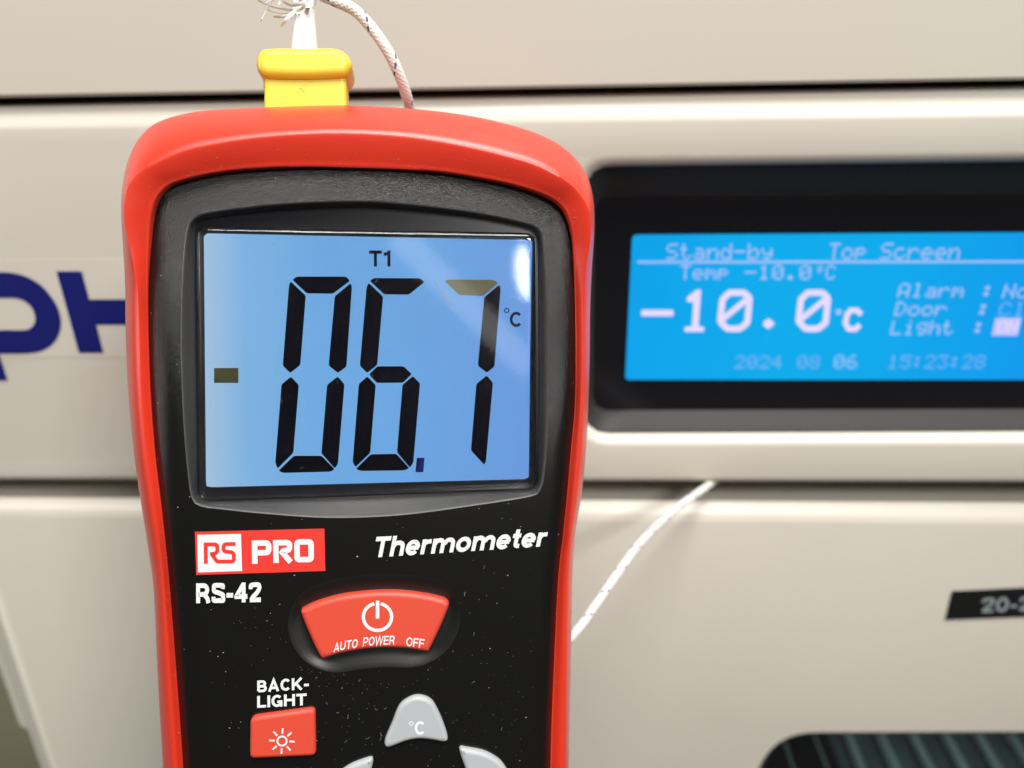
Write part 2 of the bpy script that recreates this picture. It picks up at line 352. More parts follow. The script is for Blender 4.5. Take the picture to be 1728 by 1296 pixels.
# boot cross-section stations: outer silhouette, ridge, inner lip (pixels), clockwise from lower left; then height class 0 side .. 1 top
ST = [((275,1296),(298,1296),(309,1296),0),((266,1140),(287,1140),(298,1140),0),((259.5,1000),(278,1000),(287,1000),0),((250,925),(270,925),(280,925),0),
((238,850),(258,850),(272,850),0),((226,765),(246,765),(262,765),0),((216,660),(238,660),(254,660),0),((212,560),(235,560),(250.5,560),0),
((211,480),(231,480),(249.5,480),.2),((207,410),(218,412),(252,410),.5),((204.5,360),(209.5,365),(256,362),.8),((206,318),(213,325),(266,332),.95),
((216,270),(228,298),(284,313),1),((236,232),(255,278),(310,303),1),((268,205.5),(300,257),(350,293.5),1),((330,188.5),(350,244),(395,287),1),
((410,182.5),(430,231.5),(450,283),1),((500,179),(515,225),(520,281),1),((587,177.5),(590,224),(590,282.5),1),((690,183),(680,229),(670,285),1),
((790,195),(765,242),(745,290),1),((872,214),(845,260),(815,301),1),((930,236),(905,278),(870,312.5),1),((968,264),(950,302),(915,327),1),
((990,295),(978,327),(943,343),.9),((1001,335),(995,360),(958,365),.9),((1003,385),(996,408),(966,400),.65),((999,450),(988,455),(968,450),.3),
((996,520),(985,520),(970,520),0),((995,600),(984,600),(971,600),0),((993,680),(981,680),(970,680),0),((989,760),(977,760),(963,760),0),
((982,830),(970,830),(957,830),0),((971,900),(962,900),(950,900),0),((966,970),(956,970),(942,970),0),((964,1080),(952,1080),(936,1080),0),
((961,1218),(950,1218),(930,1218),0),((960,1296),(948,1296),(928,1296),0),((958,1450),(944,1450),(924,1450),0),((943,1580),(928,1570),(905,1560),0),
((880,1650),(872,1635),(855,1615),0),((620,1672),(620,1657),(620,1630),0),((360,1650),(368,1635),(385,1615),0),((300,1580),(315,1570),(335,1560),0),((283,1450),(306,1450),(316,1450),0)]
K = 8
st = cr([(*a, *b, *c, d) for a, b, c, d in ST], K)
for q in st: q[6] = min(1, max(0, q[6]))
for _ in range(14):
    hs = [q[6] for q in st]
    for i_, q in enumerate(st): q[6] = (hs[i_ - 1] + hs[i_] * 2 + hs[(i_ + 1) % len(st)]) / 4
def zR(h): return -1.0 + 3.1 * h
def zI(h): return -2.3 + 2.7 * h
Oc = [TH.at(s[0], s[1], -9.0) for s in st]; Rc = [TH.at(s[2], s[3], zR(s[6])) for s in st]; Ic = [TH.at(s[4], s[5], zI(s[6])) for s in st]
o2 = [(p[0], p[1]) for p in Oc]
loops = [[(x, y, -26) for x, y in offset(o2, -5)], [(x, y, -25) for x, y in offset(o2, -2.4)], [(x, y, -22) for x, y in offset(o2, -.9)], [(x, y, -15) for x, y in offset(o2, -.25)]]
for j in range(9):                                          # rounded outer flank
    t = j / 8 * math.pi / 2
    row = []
    for q in st:
        th_ = math.radians(88 - 20 * q[6]); a_ = th_ * j / 8; c_ = (1 - math.cos(a_)) / (1 - math.cos(th_))
        row.append(tuple(TH.at(lerp(q[0], q[2], c_), lerp(q[1], q[3], c_), lerp(-9.0, zR(q[6]), math.sin(a_) / math.sin(th_)))))
    loops.append(row)
for t in (.06, .14, .35, .6, .8, .9): loops.append([(r[0] + (i[0] - r[0]) * t, r[1] + (i[1] - r[1]) * t, r[2] + (i[2] - r[2]) * (t ** 1.25)) for r, i in zip(Rc, Ic)])
loops.append([(r[0] + (i[0] - r[0]) * .955, r[1] + (i[1] - r[1]) * .955, i[2] + .16) for r, i in zip(Rc, Ic)])
loops.append([(i[0], i[1], i[2]) for i in Ic]); loops.append([(i[0], i[1], i[2] - 1.6) for i in Ic])
Mesh().loft(loops, cap0=True).obj('rubber_boot', m_red, th, 50)

# black case: shoulder from under the boot lip up to the face
ipx = [(s[4], s[5]) for s in st]; hh = [s[6] for s in st]
side = [(1 - h) for h in hh]
wid = [(8 + (34 if s[4] < 600 else 22) * sd ** .5) if s[5] < 1500 else 25 for s, sd in zip(st, side)]
hgt = [(.45 + 3.2 * sd ** .7) for sd in side]
base2 = [(p[0], p[1]) for p in Ic]
J2 = [(p[0], p[1]) for p in TH.loop(offset(ipx, [-q for q in wid]), 0)]
def face_z(x, y):
    q = min(1, max(0, (y - 10) / 14)); return -.0029 * max(0, y - 14) ** 2 - .0004 * x * x - .0007 * x * x * q * q * (3 - 2 * q)
out2 = offset(base2, .5)
loops = [[(x, y, -h - 3.2) for (x, y), h in zip(out2, hgt)], [(x, y, -h) for (x, y), h in zip(out2, hgt)]]
for j in range(1, 9):
    t = j / 8 * math.pi / 2
    loops.append([(lerp(a[0], b[0], 1 - math.cos(t)), lerp(a[1], b[1], 1 - math.cos(t)), -h * (1 - math.sin(t))) for a, b, h in zip(out2, J2, hgt)])
def bend(l): return [(p[0], p[1], p[2] + face_z(p[0], p[1])) for p in l]
loops = [bend(l) for l in loops]
# recess opening and the well round the power key
E = resample(cr([(325,368),(362,357),(467,345),(592,340),(675,344),(800,358.5),(883,375),(908,384),(916,400),(922,465),(926,550),(926,640),(922,740),(917,800),(911,825),(895,836),(800,851),(675,867),(558,871.5),(450,865),(370,857),(340,853),(326,842),(319,800),(312,720),(308,632),(307,550),(309,465),(314,395)], 8), 200)
PB = resample(cr([(507,1034),(511.5,1028.5),(535.6,1017.4),(572.6,1007),(609.6,1001.7),(646.7,999.3),(683.7,1000.4),(720.7,1005.4),(748.5,1011.9),(756,1017),(757.8,1024),(746.7,1052.6),(735,1078),(724.4,1098.9),(719,1101),(683.7,1096),(646.7,1095),(609.6,1098),(572.6,1105),(546.7,1112.8),(541,1111),(532,1095),(524.4,1078.5),(514,1054)], 6), 140)
E2 = [(p[0], p[1]) for p in TH.loop(E, 0)]
PW = [(p[0], p[1]) for p in TH.loop(PB, 0)]
def sm(l, k):
    P = np.array([p[:2] for p in l], float)
    for _ in range(k): P = (np.roll(P, 1, 0) + 2 * P + np.roll(P, -1, 0)) / 4
    return [tuple(p) for p in P]
W2 = sm(offset(PW, 2.9), 35)
W2 = [tuple(p) for p in W2]
J3 = loops[-1]
# face sheet: triangulate with inner points so that it can follow the slight crown of the front
verts2 = []; edges = []
for l in ([(p[0], p[1]) for p in J3], offset(E2, .25), W2):
    b = len(verts2); verts2 += [Vector((p[0], p[1])) for p in l]; edges += [(b + i, b + (i + 1) % len(l)) for i in range(len(l))]
nb = len(verts2)
def inside(p, l):
    c = False; n = len(l); j = n - 1
    for i in range(n):
        if (l[i][1] > p[1]) != (l[j][1] > p[1]) and p[0] < (l[j][0] - l[i][0]) * (p[1] - l[i][1]) / (l[j][1] - l[i][1]) + l[i][0]: c = not c
        j = i
    return c
Jl = [(p[0], p[1]) for p in J3]; Ji = offset(Jl, -.7); Eo = offset(E2, .8); Wo = offset(W2, .6)
g = 1.6
for ix in range(-24, 25):
    for iy in range(-70, 30):
        p = (ix * g, iy * g)
        if inside(p, Ji) and not inside(p, Eo) and not inside(p, Wo): verts2.append(Vector(p))
r_ = geometry.delaunay_2d_cdt(verts2, edges, [], 0, 1e-5)
vo, fo = r_[0], r_[2]
keep = []
for f in fo:
    c = sum((Vector(vo[i]) for i in f), Vector((0, 0))) / len(f)
    if inside(c, Jl) and not inside(c, offset(E2, .24)) and not inside(c, W2): keep.append(tuple(f))
M = Mesh(); M.loft(loops); M.add([(v.x, v.y, face_z(v.x, v.y)) for v in vo], keep)
YS = TH.at(620, 878).y
M_up = Mesh(); M_lo = Mesh()
case = M.obj('case_front', m_case, th, 35)
# well around power key
wl = []
for d, z in ((2.9, 0), (2.5, -.04), (2.1, -.15), (1.7, -.24), (1.3, -.36), (.9, -.45), (.5, -.50), (-.6, -.51)):
    o_ = W2 if d == 2.9 else sm(offset(PW, d), int(6 + d * 10))
    wl.append([(x, y, z + face_z(x, y)) for x, y in o_])
Mesh().loft(wl, cap1=True).obj('key_well', m_smooth, th, 60)
# recess wall with a small rolled edge
F_px = roundpoly([(329, 374), (362, 366.5), (467, 354), (592, 349.5), (675, 353.5), (800, 367.5), (883, 383), (907, 392), (908, 825), (334, 846)], [10, 14, 30, 30, 30, 30, 14, 10, 20, 20], 6)
cx, cy = TH.at(617, 610)[:2]
angs = [math.atan2(p[1] - cy, p[0] - cx) for p in E2]
F2 = radial([(p[0], p[1]) for p in TH.loop(F_px, -2.9)], np.array([cx, cy]), angs)
wl = [bend([(x, y, 0) for x, y in offset(E2, .25)]), bend([(x, y, -.04) for x, y in offset(E2, .1)]), bend([(x, y, -.15) for x, y in E2])]
for t in (.35, .7, 1): wl.append([(lerp(e[0], f[0], t), lerp(e[1], f[1], t), lerp(-.15 + face_z(*e), -2.9, t)) for e, f in zip(E2, F2)])
wl.append([(x, y, -3.4) for x, y in F2])
Mesh().loft(wl).obj('display_surround', m_surr, th, 40)
# black mask with lcd opening, lcd sheet
LCD = [(346, 396), (894.5, 407), (890, 806), (350, 819)]
lc = TH.loop(LCD, -3.1)
maskin = roundpoly([(p[0], p[1]) for p in TH.loop([(343, 393), (897, 404.5), (893, 809), (347, 823)], -2.5)], .5, 3)
maskin = resample(maskin, 200); angs2 = [math.atan2(p[1] - cy, p[0] - cx) for p in maskin]
F3 = radial(F2, np.array([cx, cy]), angs2)
Mesh().loft([[(x, y, -2.8) for x, y in offset(F3, .3)], [(x, y, -2.8) for x, y in maskin], [(x, y, -3.3) for x, y in offset(maskin, -.1)]]).obj('display_mask', m_mask, th, 40)
big = [TH.at(338, 388, -3.1), TH.at(902, 399, -3.1), TH.at(898, 815, -3.1), TH.at(343, 829, -3.1)]
lcd = Mesh().poly(big).obj('lcd_screen', m_lcd, th, 0)
c3 = lambda l: [(300 + x / 2.4, 340 + y / 2.4) for x, y in l]
def seg(l, m=m_seg, r=3, z=-3.06, rr=None):
    pts = roundpoly(c3(l), rr or 1.2, 3)
    return Mesh().poly(TH.loop(pts, z)).obj('lcd_segment', m, lcd, 0)
SEG = [[(466,318),(484,305),(682,305),(699,322),(630,374),(524,373)],[(458,324),(520,382),(498,662),(457,694),(427,664),(452,345)],[(702,331),(706,350),(684,668),(650,694),(612,664),(637,384)],
[(460,709),(492,742),(470,1016),(406,1080),(397,1055),(422,740)],[(649,708),(676,740),(650,1060),(637,1079),(583,1018),(606,742)],[(472,1028),(583,1028),(637,1082),(620,1092),(428,1097),(410,1088)],
[(778,322),(796,311),(982,312),(999,327),(936,378),(836,377)],[(773,330),(832,386),(808,662),(767,694),(738,664),(765,350)],[(775,700),(808,667),(914,667),(948,698),(912,733),(806,734)],
[(768,708),(802,742),(780,1016),(720,1074),(709,1052),(734,738)],[(952,706),(981,736),(954,1055),(940,1076),(888,1014),(910,742)],[(782,1022),(885,1020),(938,1078),(917,1087),(743,1089),(722,1081)],
[(1300,338),(1306,352),(1281,668),(1250,693),(1214,664),(1240,388)],[(1250,704),(1275,734),(1247,1050),(1240,1065),(1186,1006),(1208,738)]]
for s in SEG: seg(s, rr=3)
seg([(1080,324),(1092,317),(1277,318),(1297,332),(1236,383),(1140,380)], m_seg_t, rr=3)['label'] = 'top segment of the last digit, olive brown reflection in its colour'
seg([(150,674),(248,674),(248,734),(150,734)], m_seg_o, rr=.3)['label'] = 'minus sign segment, olive reflection in its colour'
seg([(968,1036),(999,1036),(994,1094),(962,1094)], m_seg_b, rr=.3)['label'] = 'blue decimal point'
text(TH, 'T1', [(623, 450.3), (659, 450.3)], 27, -3.06, 'lcd_text', m_seg_n, lcd, w=.2)
text(TH, 'C', [(859.5, 551.5), (878.5, 551.5)], 25, -3.06, 'lcd_text', m_seg_n, lcd, w=.19)
def ring(fr, x, y, r, wpx, z, a0=0, a1=2 * math.pi, M=None, n=36, ry=None):
    ry = ry or r
    full = abs(a1 - a0 - 2 * math.pi) < 1e-6
    pts = [(x + r * math.cos(a), y - ry * math.sin(a)) for a in np.linspace(a0, a1, n, endpoint=not full)]
    return stroke(fr, pts, wpx, z, closed=full, M=M)
ring(TH, 854.2, 524, 3.6, 1.7, -3.06).obj('lcd_text', m_seg_n, lcd, 0)
# clear cover: rounded block standing in the recess
co = [(p[0], p[1]) for p in TH.loop(roundpoly([(331, 381.5), (904, 393), (905, 823.5), (336, 843.5)], 18, 8), -1.6)]
co = resample(co, 200); cl = [[(x, y, -2.72) for x, y in offset(co, -.05)], [(x, y, -1.75) for x, y in co]]
for j in range(1, 7):
    t = j / 6 * math.pi / 2; cl.append([(x, y, -1.75 + .75 * math.sin(t)) for x, y in offset(co, -1.0 * (1 - math.cos(t)))])
Mesh().loft(cl, cap0=True, cap1=True).obj('display_cover', m_cover, th, 40)

# printed marks on the face
zp = .03
Mesh().poly(TH.loop([(328.8, 897.3), (547.4, 892), (549, 963.5), (331, 970.3)], zp)).obj('red_badge', m_redp, th, 0)
Mesh().poly(TH.loop([(332.9, 902.6), (406.6, 900.8), (408.6, 963.5), (334, 966)], zp + .02)).obj('white_square', m_white, th, 0)
c6 = lambda l: [(310 + x / 6.646, 880 + y / 6.646) for x, y in l]
rs = [(249,475),(246,258),(330,257),(356,258),(372,270),(377,288),(377,325),(370,345),(352,360),(318,364),(322,378),(368,440),(382,450),(530,450),(553,444),(563,425),(563,385),(556,360),(535,345),(478,338),(455,330),(446,312),(446,285),(456,262),(478,254),(582,253)]
stroke(TH, c6(rs), 6.6, zp + .04).obj('logo_lettering', m_redp, th, 0)
stroke(TH, c6([(798,475),(795,243),(915,241),(940,247),(952,265),(953,320),(942,342),(918,350),(829,351)]), 9.3, zp + .02).obj('logo_lettering', m_white, th, 0)
stroke(TH, c6([(1036,465),(1032,239),(1150,237),(1174,243),(1186,258),(1187,295),(1176,317),(1150,325),(1118,330),(1106,346),(1200,456)]), 9.3, zp + .02).obj('logo_lettering', m_white, th, 0)
stroke(TH, roundpoly(c6([(1270,230),(1428,228),(1430,426),(1272,428)]), 4.5, 4), 9.3, zp + .02, closed=True).obj('logo_lettering', m_white, th, 0)
text(TH, 'RS-42', [(331, 1018), (441, 1016)], 33.5, zp, 'model_lettering', m_white, th, w=.235, gap=.09)
text(TH, 'Thermometer', [(634, 940.6), (924.5, 921.5)], (34.5, 32), zp, 'name_lettering', m_white, th, w=.215, shear=.22, gap=.085)
text(TH, 'BACK-', [(434, 1168.5), (521, 1163)], 20, zp, 'key_lettering', m_white, th, w=.215)
text(TH, 'LIGHT', [(434, 1194.5), (517.5, 1190)], 20, zp, 'key_lettering', m_white, th, w=.215)

# keys
zk = .9
pk = puck(TH, PB, -1.3, zk, .75, 'power_key', m_redbtn, th)
pts = [(PB[i][0], PB[i][1]) for i in range(len(PB))]
bl = [(560, 1101.6), (580, 1096.5), (602, 1093), (613, 1090.6), (640, 1088.4), (665, 1087.5), (685, 1090), (715, 1093.8)]
for s, a, b, c in (('AUTO', 562.4, 602.8, 15), ('POWER', 612, 665.2, 15), ('OFF', 684.6, 715, 15)):
    xs = np.linspace(a, b, 12); text(TH, s, [(x, np.interp(x, [q[0] for q in bl], [q[1] for q in bl])) for x in xs], c, zk + .03, 'key_lettering', m_white, pk, w=.17, lean=.12)
ic = ring(TH, 637, 1041, 23.9, 5.6, zk + .03, math.radians(90 + 13), math.radians(450 - 13), ry=22.8)
ic.poly(TH.loop([(634.2, 1013.6), (640.1, 1013.6), (640.1, 1043.8), (634.2, 1043.8)], zk + .03)); ic.obj('power_symbol', m_white, pk, 0)
BB = resample(roundpoly([(421.5, 1211.5), (531.5, 1196), (533, 1277), (420.5, 1282)], [12, 9, 9, 9], 6), 90)
bk = puck(TH, BB, -.4, .9, .65, 'backlight_key', m_redbtn, th)
sy = ring(TH, 475.9, 1250.5, 7.8, 3, .93)
for k in range(8):
    a = k * math.pi / 4 + .05; d = np.array([math.cos(a), math.sin(a)]); c0 = np.array([475.9, 1250.5]); stroke(TH, [c0 + d * 12.2, c0 + d * 21.5], 3, .93, M=sy)
sy.obj('sun_symbol', m_white, bk, 0)
CK = resample(cr([(706.7,1175.8),(727.5,1183),(740,1202.5),(750.4,1227.5),(755.8,1246),(754.6,1252),(748,1254),(727.5,1250.4),(706.7,1248.8),(686,1252.5),(665,1260.4),(654,1263.5),(649,1259),(650.4,1248),(661,1223),(673,1194),(688,1181)], 6), 110)
ck = puck(TH, CK, -.4, .9, .7, 'celsius_key', m_grey, th)
text(TH, 'C', [(699.8, 1240), (716, 1239.6)], 22.5, .93, 'key_lettering', m_white, ck, w=.2)
ring(TH, 694, 1221, 3.0, 1.7, .93, n=20).obj('key_lettering', m_white, ck, 0)
RK = resample(cr([(775.5,1266),(790,1265.4),(817,1271),(838,1281.7),(851,1294),(862,1315),(865,1345),(858,1385),(845,1388),(812,1372),(796,1330),(785,1298)], 6), 90)
puck(TH, RK, -.4, .9, .7, 'mode_key', m_grey, th)
LK = resample(cr([(629.6,1284.5),(625,1281),(608.8,1286),(588,1295),(568,1312),(556,1345),(560,1385),(572,1390),(604,1374),(616,1332),(627,1300)], 6), 90)
puck(TH, LK, -.4, .9, .7, 'mode_key', m_grey, th)

# lint and dust lying on the front
dm = Mesh(); rnd = random.Random(3)
def lint(x, y, z, ln, wd):
    a = rnd.uniform(0, 6.28); c = rnd.uniform(-1.4, 1.4); P = [Vector((x, y, z))]
    for k in range(3): P.append(P[-1] + Vector((math.cos(a), math.sin(a), 0)) * ln / 3); a += c * .6
    for k in range(3):
        d = (P[k + 1] - P[k]); n = Vector((-d.y, d.x, 0)).normalized() * wd / 2
        dm.add([P[k] + n, P[k + 1] + n, P[k + 1] - n, P[k] - n], [(0, 1, 2, 3)])
for k in range(470):
    px, py = rnd.uniform(265, 960), rnd.uniform(285, 1296)
    if rnd.random() < .55:
        c_ = rnd.choice(((790, 1230), (640, 1265), (560, 1130), (760, 1090), (610, 1190), (860, 1200), (500, 1060)))
        px, py = rnd.gauss(c_[0], 60), rnd.gauss(c_[1], 45)
    if not (265 < px < 955 and 285 < py < 1300) or py < 990 and rnd.random() < .35: continue
    if inside((px, py), [tuple(q) for q in PB]) or inside((px, py), [tuple(q) for q in CK]) or inside((px, py), [tuple(q) for q in RK]) or inside((px, py), [tuple(q) for q in LK]): continue
    p = TH.at(px, py, 0)
    if not inside(p, Jl) or inside(p, offset(E2, .3)) or inside(p, offset(W2, .1)): continue
    if 320 < px < 560 and 885 < py < 1025 or 630 < px < 930 and 890 < py < 950: continue
    if rnd.random() < .12: lint(p.x, p.y, face_z(p.x, p.y) + .03, rnd.uniform(.25, .8), rnd.uniform(.03, .05))
    else: lint(p.x, p.y, face_z(p.x, p.y) + .03, rnd.uniform(.03, .14), rnd.uniform(.025, .055))
for k in range(120):
    p = TH.at(rnd.uniform(350, 885), rnd.uniform(402, 805), -1.0)
    lint(p.x, p.y, -.96, rnd.uniform(.05, .35) if rnd.random() < .8 else rnd.uniform(.5, .9), rnd.uniform(.02, .05))
for k in range(5):                                          # bundle of fine scratches on the cover
    o_ = k * 3.2; a_ = (730 + o_ * 1.1 + rnd.uniform(-3, 3), 478 + o_ * .6 + rnd.uniform(-6, 6)); b_ = (a_[0] + rnd.uniform(16, 30), a_[1] + rnd.uniform(26, 46))
    stroke(TH, [a_, b_], .45, -.955, M=dm)
for k in range(6):
    a_ = (845 + k * 3.5, 430 + rnd.uniform(0, 22)); stroke(TH, [a_, (a_[0] + rnd.uniform(2, 7), a_[1] + rnd.uniform(10, 18))], .35, -.955, M=dm)
for k in range(190):                                        # flecks caught along the inner edge of the boot
    q = rnd.choice(st); i_ = st.index(q) if False else 0; t = rnd.choice((rnd.uniform(.45, .98), rnd.uniform(.8, .97)))
    if q[1] > 1300: continue
    p = TH.at(lerp(q[2], q[4], t), lerp(q[3], q[5], t), lerp(zR(q[6]), zI(q[6]), t ** 1.25) + .09)
    lint(p.x, p.y, p.z, rnd.uniform(.05, .22), rnd.uniform(.03, .055))
d_ = dm.obj('surface_dust', m_lint, th, 0, fix=False); d_['kind'] = 'stuff'

# ================================================================== THERMOCOUPLE PROBE (plug, sleeve, cable)
pr = thing('thermocouple_probe', 'yellow thermocouple plug with frayed white sleeve and braided white cable', 'thermocouple', TH_W)
body = resample(roundpoly([(445.5, 120), (583, 120), (586.5, 230), (444, 230)], 4, 3), 80)
puck(TH, body, -15.5, -8.2, .7, 'plug_body', m_yel, pr, back=True)
head = resample(cr([(444,79.5),(470,77.5),(514,78),(560,77.5),(578,83),(590,95),(593.5,108),(588,121),(579,128),(560,129.5),(514,131),(465,130),(446,128),(434,118),(430.5,103),(434,88)], 6), 110)
puck(TH, head, -16.5, -7.0, 1.35, 'plug_grip', m_yel, pr, back=True, segs=7)
body2 = resample(roundpoly([(443, 110), (589, 112), (588, 132), (583, 152), (443, 150)], 6, 3), 60)
puck(TH, body2, -17.5, -13, .8, 'plug_back_shell', m_yel, pr, back=True)
m_yel2 = mat('yellow_moulding', (.64, .53, .06), .4)
text(TH, 'K', [(503, 155), (515, 155)], 16, -8.1, 'moulded_mark', m_yel2, pr, w=.12)
p0 = TH.at(514.5, 100, -13); p1 = TH.at(512, 30, -13); p2 = TH.at(509.5, -60, -13)
sp = [p0.lerp(p1, t) for t in np.linspace(0, 1, 8)] + [p1.lerp(p2, t) for t in np.linspace(.1, 1, 6)]
v, f, uv = tube(sp, [lerp(2.22, 1.75, min(1, i / 10)) for i in range(len(sp))], 24)
m_sl = mat('white_sleeve', (.66, .66, .67), .5)
obj('sleeve', v, f, m_sl, pr, 60)
def P3(px, py, depth): return TH.I @ (ray(px, py) * depth)   # point seen at a pixel at a given depth, thermometer coordinates
cab_pts = [P3(520, -45, 132), P3(540, -12, 131), P3(563, 0, 131), P3(598, 17, 132), P3(627, 47, 133), P3(653, 84, 134), P3(672, 122, 136), P3(685, 158, 139), P3(693, 190, 143), P3(708, 260, 150), P3(740, 420, 160), P3(775, 640, 166),
           P3(790, 900, 166), P3(810, 1120, 163), P3(880, 1165, 160), P3(968, 1070, 160), P3(1003, 1023, 166), P3(1040, 970, 173), P3(1072, 926, 180), P3(1106, 889, 189), P3(1145, 855, 199), P3(1180, 830, 208), P3(1212, 806, 219), P3(1245, 780, 240)]
path = cr([tuple(p) for p in cab_pts], 14, closed=False)
v, f, uv = tube(path, 1.0, 16)
m_cab = mat('braided_cable', (.86, .80, .72), .65)
tc = N(m_cab, 'ShaderNodeUVMap'); sx = N(m_cab, 'ShaderNodeSeparateXYZ'); L(m_cab, tc.outputs[0], sx.inputs[0])
def mth(m, op, a, b=None, c=None):
    n = N(m, 'ShaderNodeMath', operation=op)
    for i, q in enumerate((a, b, c)):
        if q is None: continue
        if isinstance(q, (int, float)): n.inputs[i].default_value = q
        else: L(m, q, n.inputs[i])
    return n.outputs[0]
U, Vv = sx.outputs[0], sx.outputs[1]
h1 = mth(m_cab, 'FRACT', mth(m_cab, 'SUBTRACT', mth(m_cab, 'MULTIPLY', U, 1 / 8.0), Vv)); h2 = mth(m_cab, 'LESS_THAN', h1, .085)
dash = mth(m_cab, 'LESS_THAN', mth(m_cab, 'FRACT', mth(m_cab, 'ADD', mth(m_cab, 'MULTIPLY', U, 1 / 1.7), mth(m_cab, 'MULTIPLY', Vv, 2.0))), .62)
msk = mth(m_cab, 'MULTIPLY', h2, dash)
w1 = mth(m_cab, 'SINE', mth(m_cab, 'MULTIPLY', mth(m_cab, 'ADD', mth(m_cab, 'MULTIPLY', U, 1.1), mth(m_cab, 'MULTIPLY', Vv, 8)), 6.2832))
w2 = mth(m_cab, 'SINE', mth(m_cab, 'MULTIPLY', mth(m_cab, 'SUBTRACT', mth(m_cab, 'MULTIPLY', U, 1.1), mth(m_cab, 'MULTIPLY', Vv, 8)), 6.2832))
wv = mth(m_cab, 'MAXIMUM', w1, w2)
bp = N(m_cab, 'ShaderNodeBump'); bp.inputs['Strength'].default_value = .55; bp.inputs['Distance'].default_value = .00010; L(m_cab, wv, bp.inputs['Height'])
L(m_cab, bp.outputs[0], m_cab.node_tree.nodes['Principled BSDF'].inputs['Normal'])
mx = N(m_cab, 'ShaderNodeMix', data_type='RGBA'); L(m_cab, msk, mx.inputs['Factor']); mx.inputs['A'].default_value = (.64, .61, .57, 1); mx.inputs['B'].default_value = (.05, .07, .20, 1)
L(m_cab, mx.outputs['Result'], m_cab.node_tree.nodes['Principled BSDF'].inputs['Base Color'])
obj('cable', v, f, m_cab, pr, 80, uvs=uv, fix=False)
def strand(pp, wpx, z0=-11):
    z = z0; P = [TH.at(x, y, z0 + 1.2 * math.sin(i * 1.3 + x)) for i, (x, y) in enumerate(pp)]
    P = [Vector(q) for q in cr([tuple(p) for p in P], 6, closed=False)]; n = len(P)
    r = [.062 * wpx * (1 - .25 * abs(i / (n - 1) * 2 - 1)) for i in range(n)]
    v, f, _ = tube(P, r, 6, .3); obj('frayed_strand', v, f, m_fab, pr, 60)
for pp, w_ in (([(435,0),(455,9),(480,15),(505,17),(520,12)],3.4),([(441,34),(449,18),(458,4),(462,-12)],4.2),([(462,28),(478,28),(500,20),(518,8)],4),([(474,44),(484,32),(500,17),(515,2),(524,-12)],5),
               ([(470,8),(474,0),(482,-12)],5),([(478,2),(492,8),(508,6),(520,-2)],5),([(530,-14),(533,-2),(529,10),(516,19),(500,23)],3.5),([(495,-12),(500,2),(510,12),(522,14)],7),([(512,-15),(518,0),(520,14)],8),([(445,8),(462,-2),(480,-10)],2.4),([(452,17),(475,22),(500,21)],2.4),([(503,-14),(508,-2),(511,12)],7)): strand(pp, w_)

# ================================================================== CABINET BEHIND
cb = thing('laboratory_cabinet', 'large beige laboratory cabinet with blue logo, recessed display and door below', 'cabinet', CAB_W)
XL, XR = -230., 420.
def hl(yl, yr, z, xl=None, xr=None, n=2):                   # a nearly level line through pixel rows yl (at x=0) and yr (at x=1728), run to xl..xr mm
    a, b = CB.at(0, yl, z), CB.at(1728, yr, z); s = (b.y - a.y) / (b.x - a.x)
    xl = XL if xl is None else xl; xr = XR if xr is None else xr
    return [(x, a.y + s * (x - a.x), z) for x in np.linspace(xl, xr, n)]
def fil(z0, z1, r0, r1, k=7, power=1):                      # rows of a rolled edge between two pixel rows
    out = []
    for j in range(k + 1):
        t = j / k * math.pi / 2; q = 1 - math.cos(t) if power == 1 else j / k; zz = z0 + (z1 - z0) * (math.sin(t) if power == 1 else 1 - (1 - q) ** power)
        A = hl(*r0, z0); B = hl(*r1, z1)
        out.append([(a[0], a[1] + (b[1] - a[1]) * q, zz) for a, b in zip(A, B)])
    return out
# upper panel
e = fil(-1.0, 0, (165, 135), (158, 128), 4)
top = [(p[0], p[1] + 260, -62) for p in e[-1]]
Mesh().loft([[(p[0], p[1], -22) for p in e[0]]] + e + [top], closed=False).obj('upper_panel', m_beige, cb, 40)
a = hl(150, 120, -9); b = hl(192, 160, -9)
Mesh().loft([a, b], closed=False).obj('seam_gasket', m_blk, cb, 0)
# middle panel with display opening
ft = fil(-3.6, 0, (178, 146), (219, 199), 14, 1.5); fb = fil(-1.2, 0, (808, 812), (801, 805), 5)
Mh = Mesh(); Mh.loft([[(p[0], p[1], -22) for p in ft[0]]] + ft, closed=False); Mh.loft([[(p[0], p[1], -22) for p in fb[0]]] + fb, closed=False)
def rr(l, r, z): return [(p[0], p[1]) for p in CB.loop(resample(roundpoly(l, r, 8), 160), z)]
h0 = rr([(970, 262), (2170, 250), (2150, 752), (968, 754)], 52, 0)
h1_ = rr([(989, 281.5), (2150, 268), (2130, 726), (985, 731)], 42, -3)
h2_ = rr([(1005, 333), (2130, 329), (2110, 688), (1001, 692)], 24, -9)
T0, T1 = ft[-1]; B0, B1 = fb[-1]
Mh.fill([[T0, T1, B1, B0], [(x, y, 0) for x, y in h0]])
hl_ = []
for j in range(7):
    t = j / 6 * math.pi / 2; hl_.append([(lerp(a[0], b[0], math.sin(t)), lerp(a[1], b[1], math.sin(t)), -3 * (1 - math.cos(t))) for a, b in zip(h0, h1_)])
Mh.loft(hl_); Mh.obj('control_panel', m_beige, cb, 40)
bz = Mesh()
dep = lambda x, y, z: (x, y, z)
bl_ = [[(x, y, -4.2) for x, y in offset(h1_, .3)], [(x, y, -2.9) for x, y in offset(h1_, .02)], [(x, y, -2.8) for x, y in offset(h1_, -.4)]]
for t in (.1, .3, .6, .85, .97, 1): bl_.append([(lerp(a[0], b[0], t), lerp(a[1], b[1], t), lerp(-2.85, -9, t ** .9)) for a, b in zip(offset(h1_, -.4), h2_)])
bzo = bz.loft(bl_).obj('display_bezel', m_bez, cb, 35)
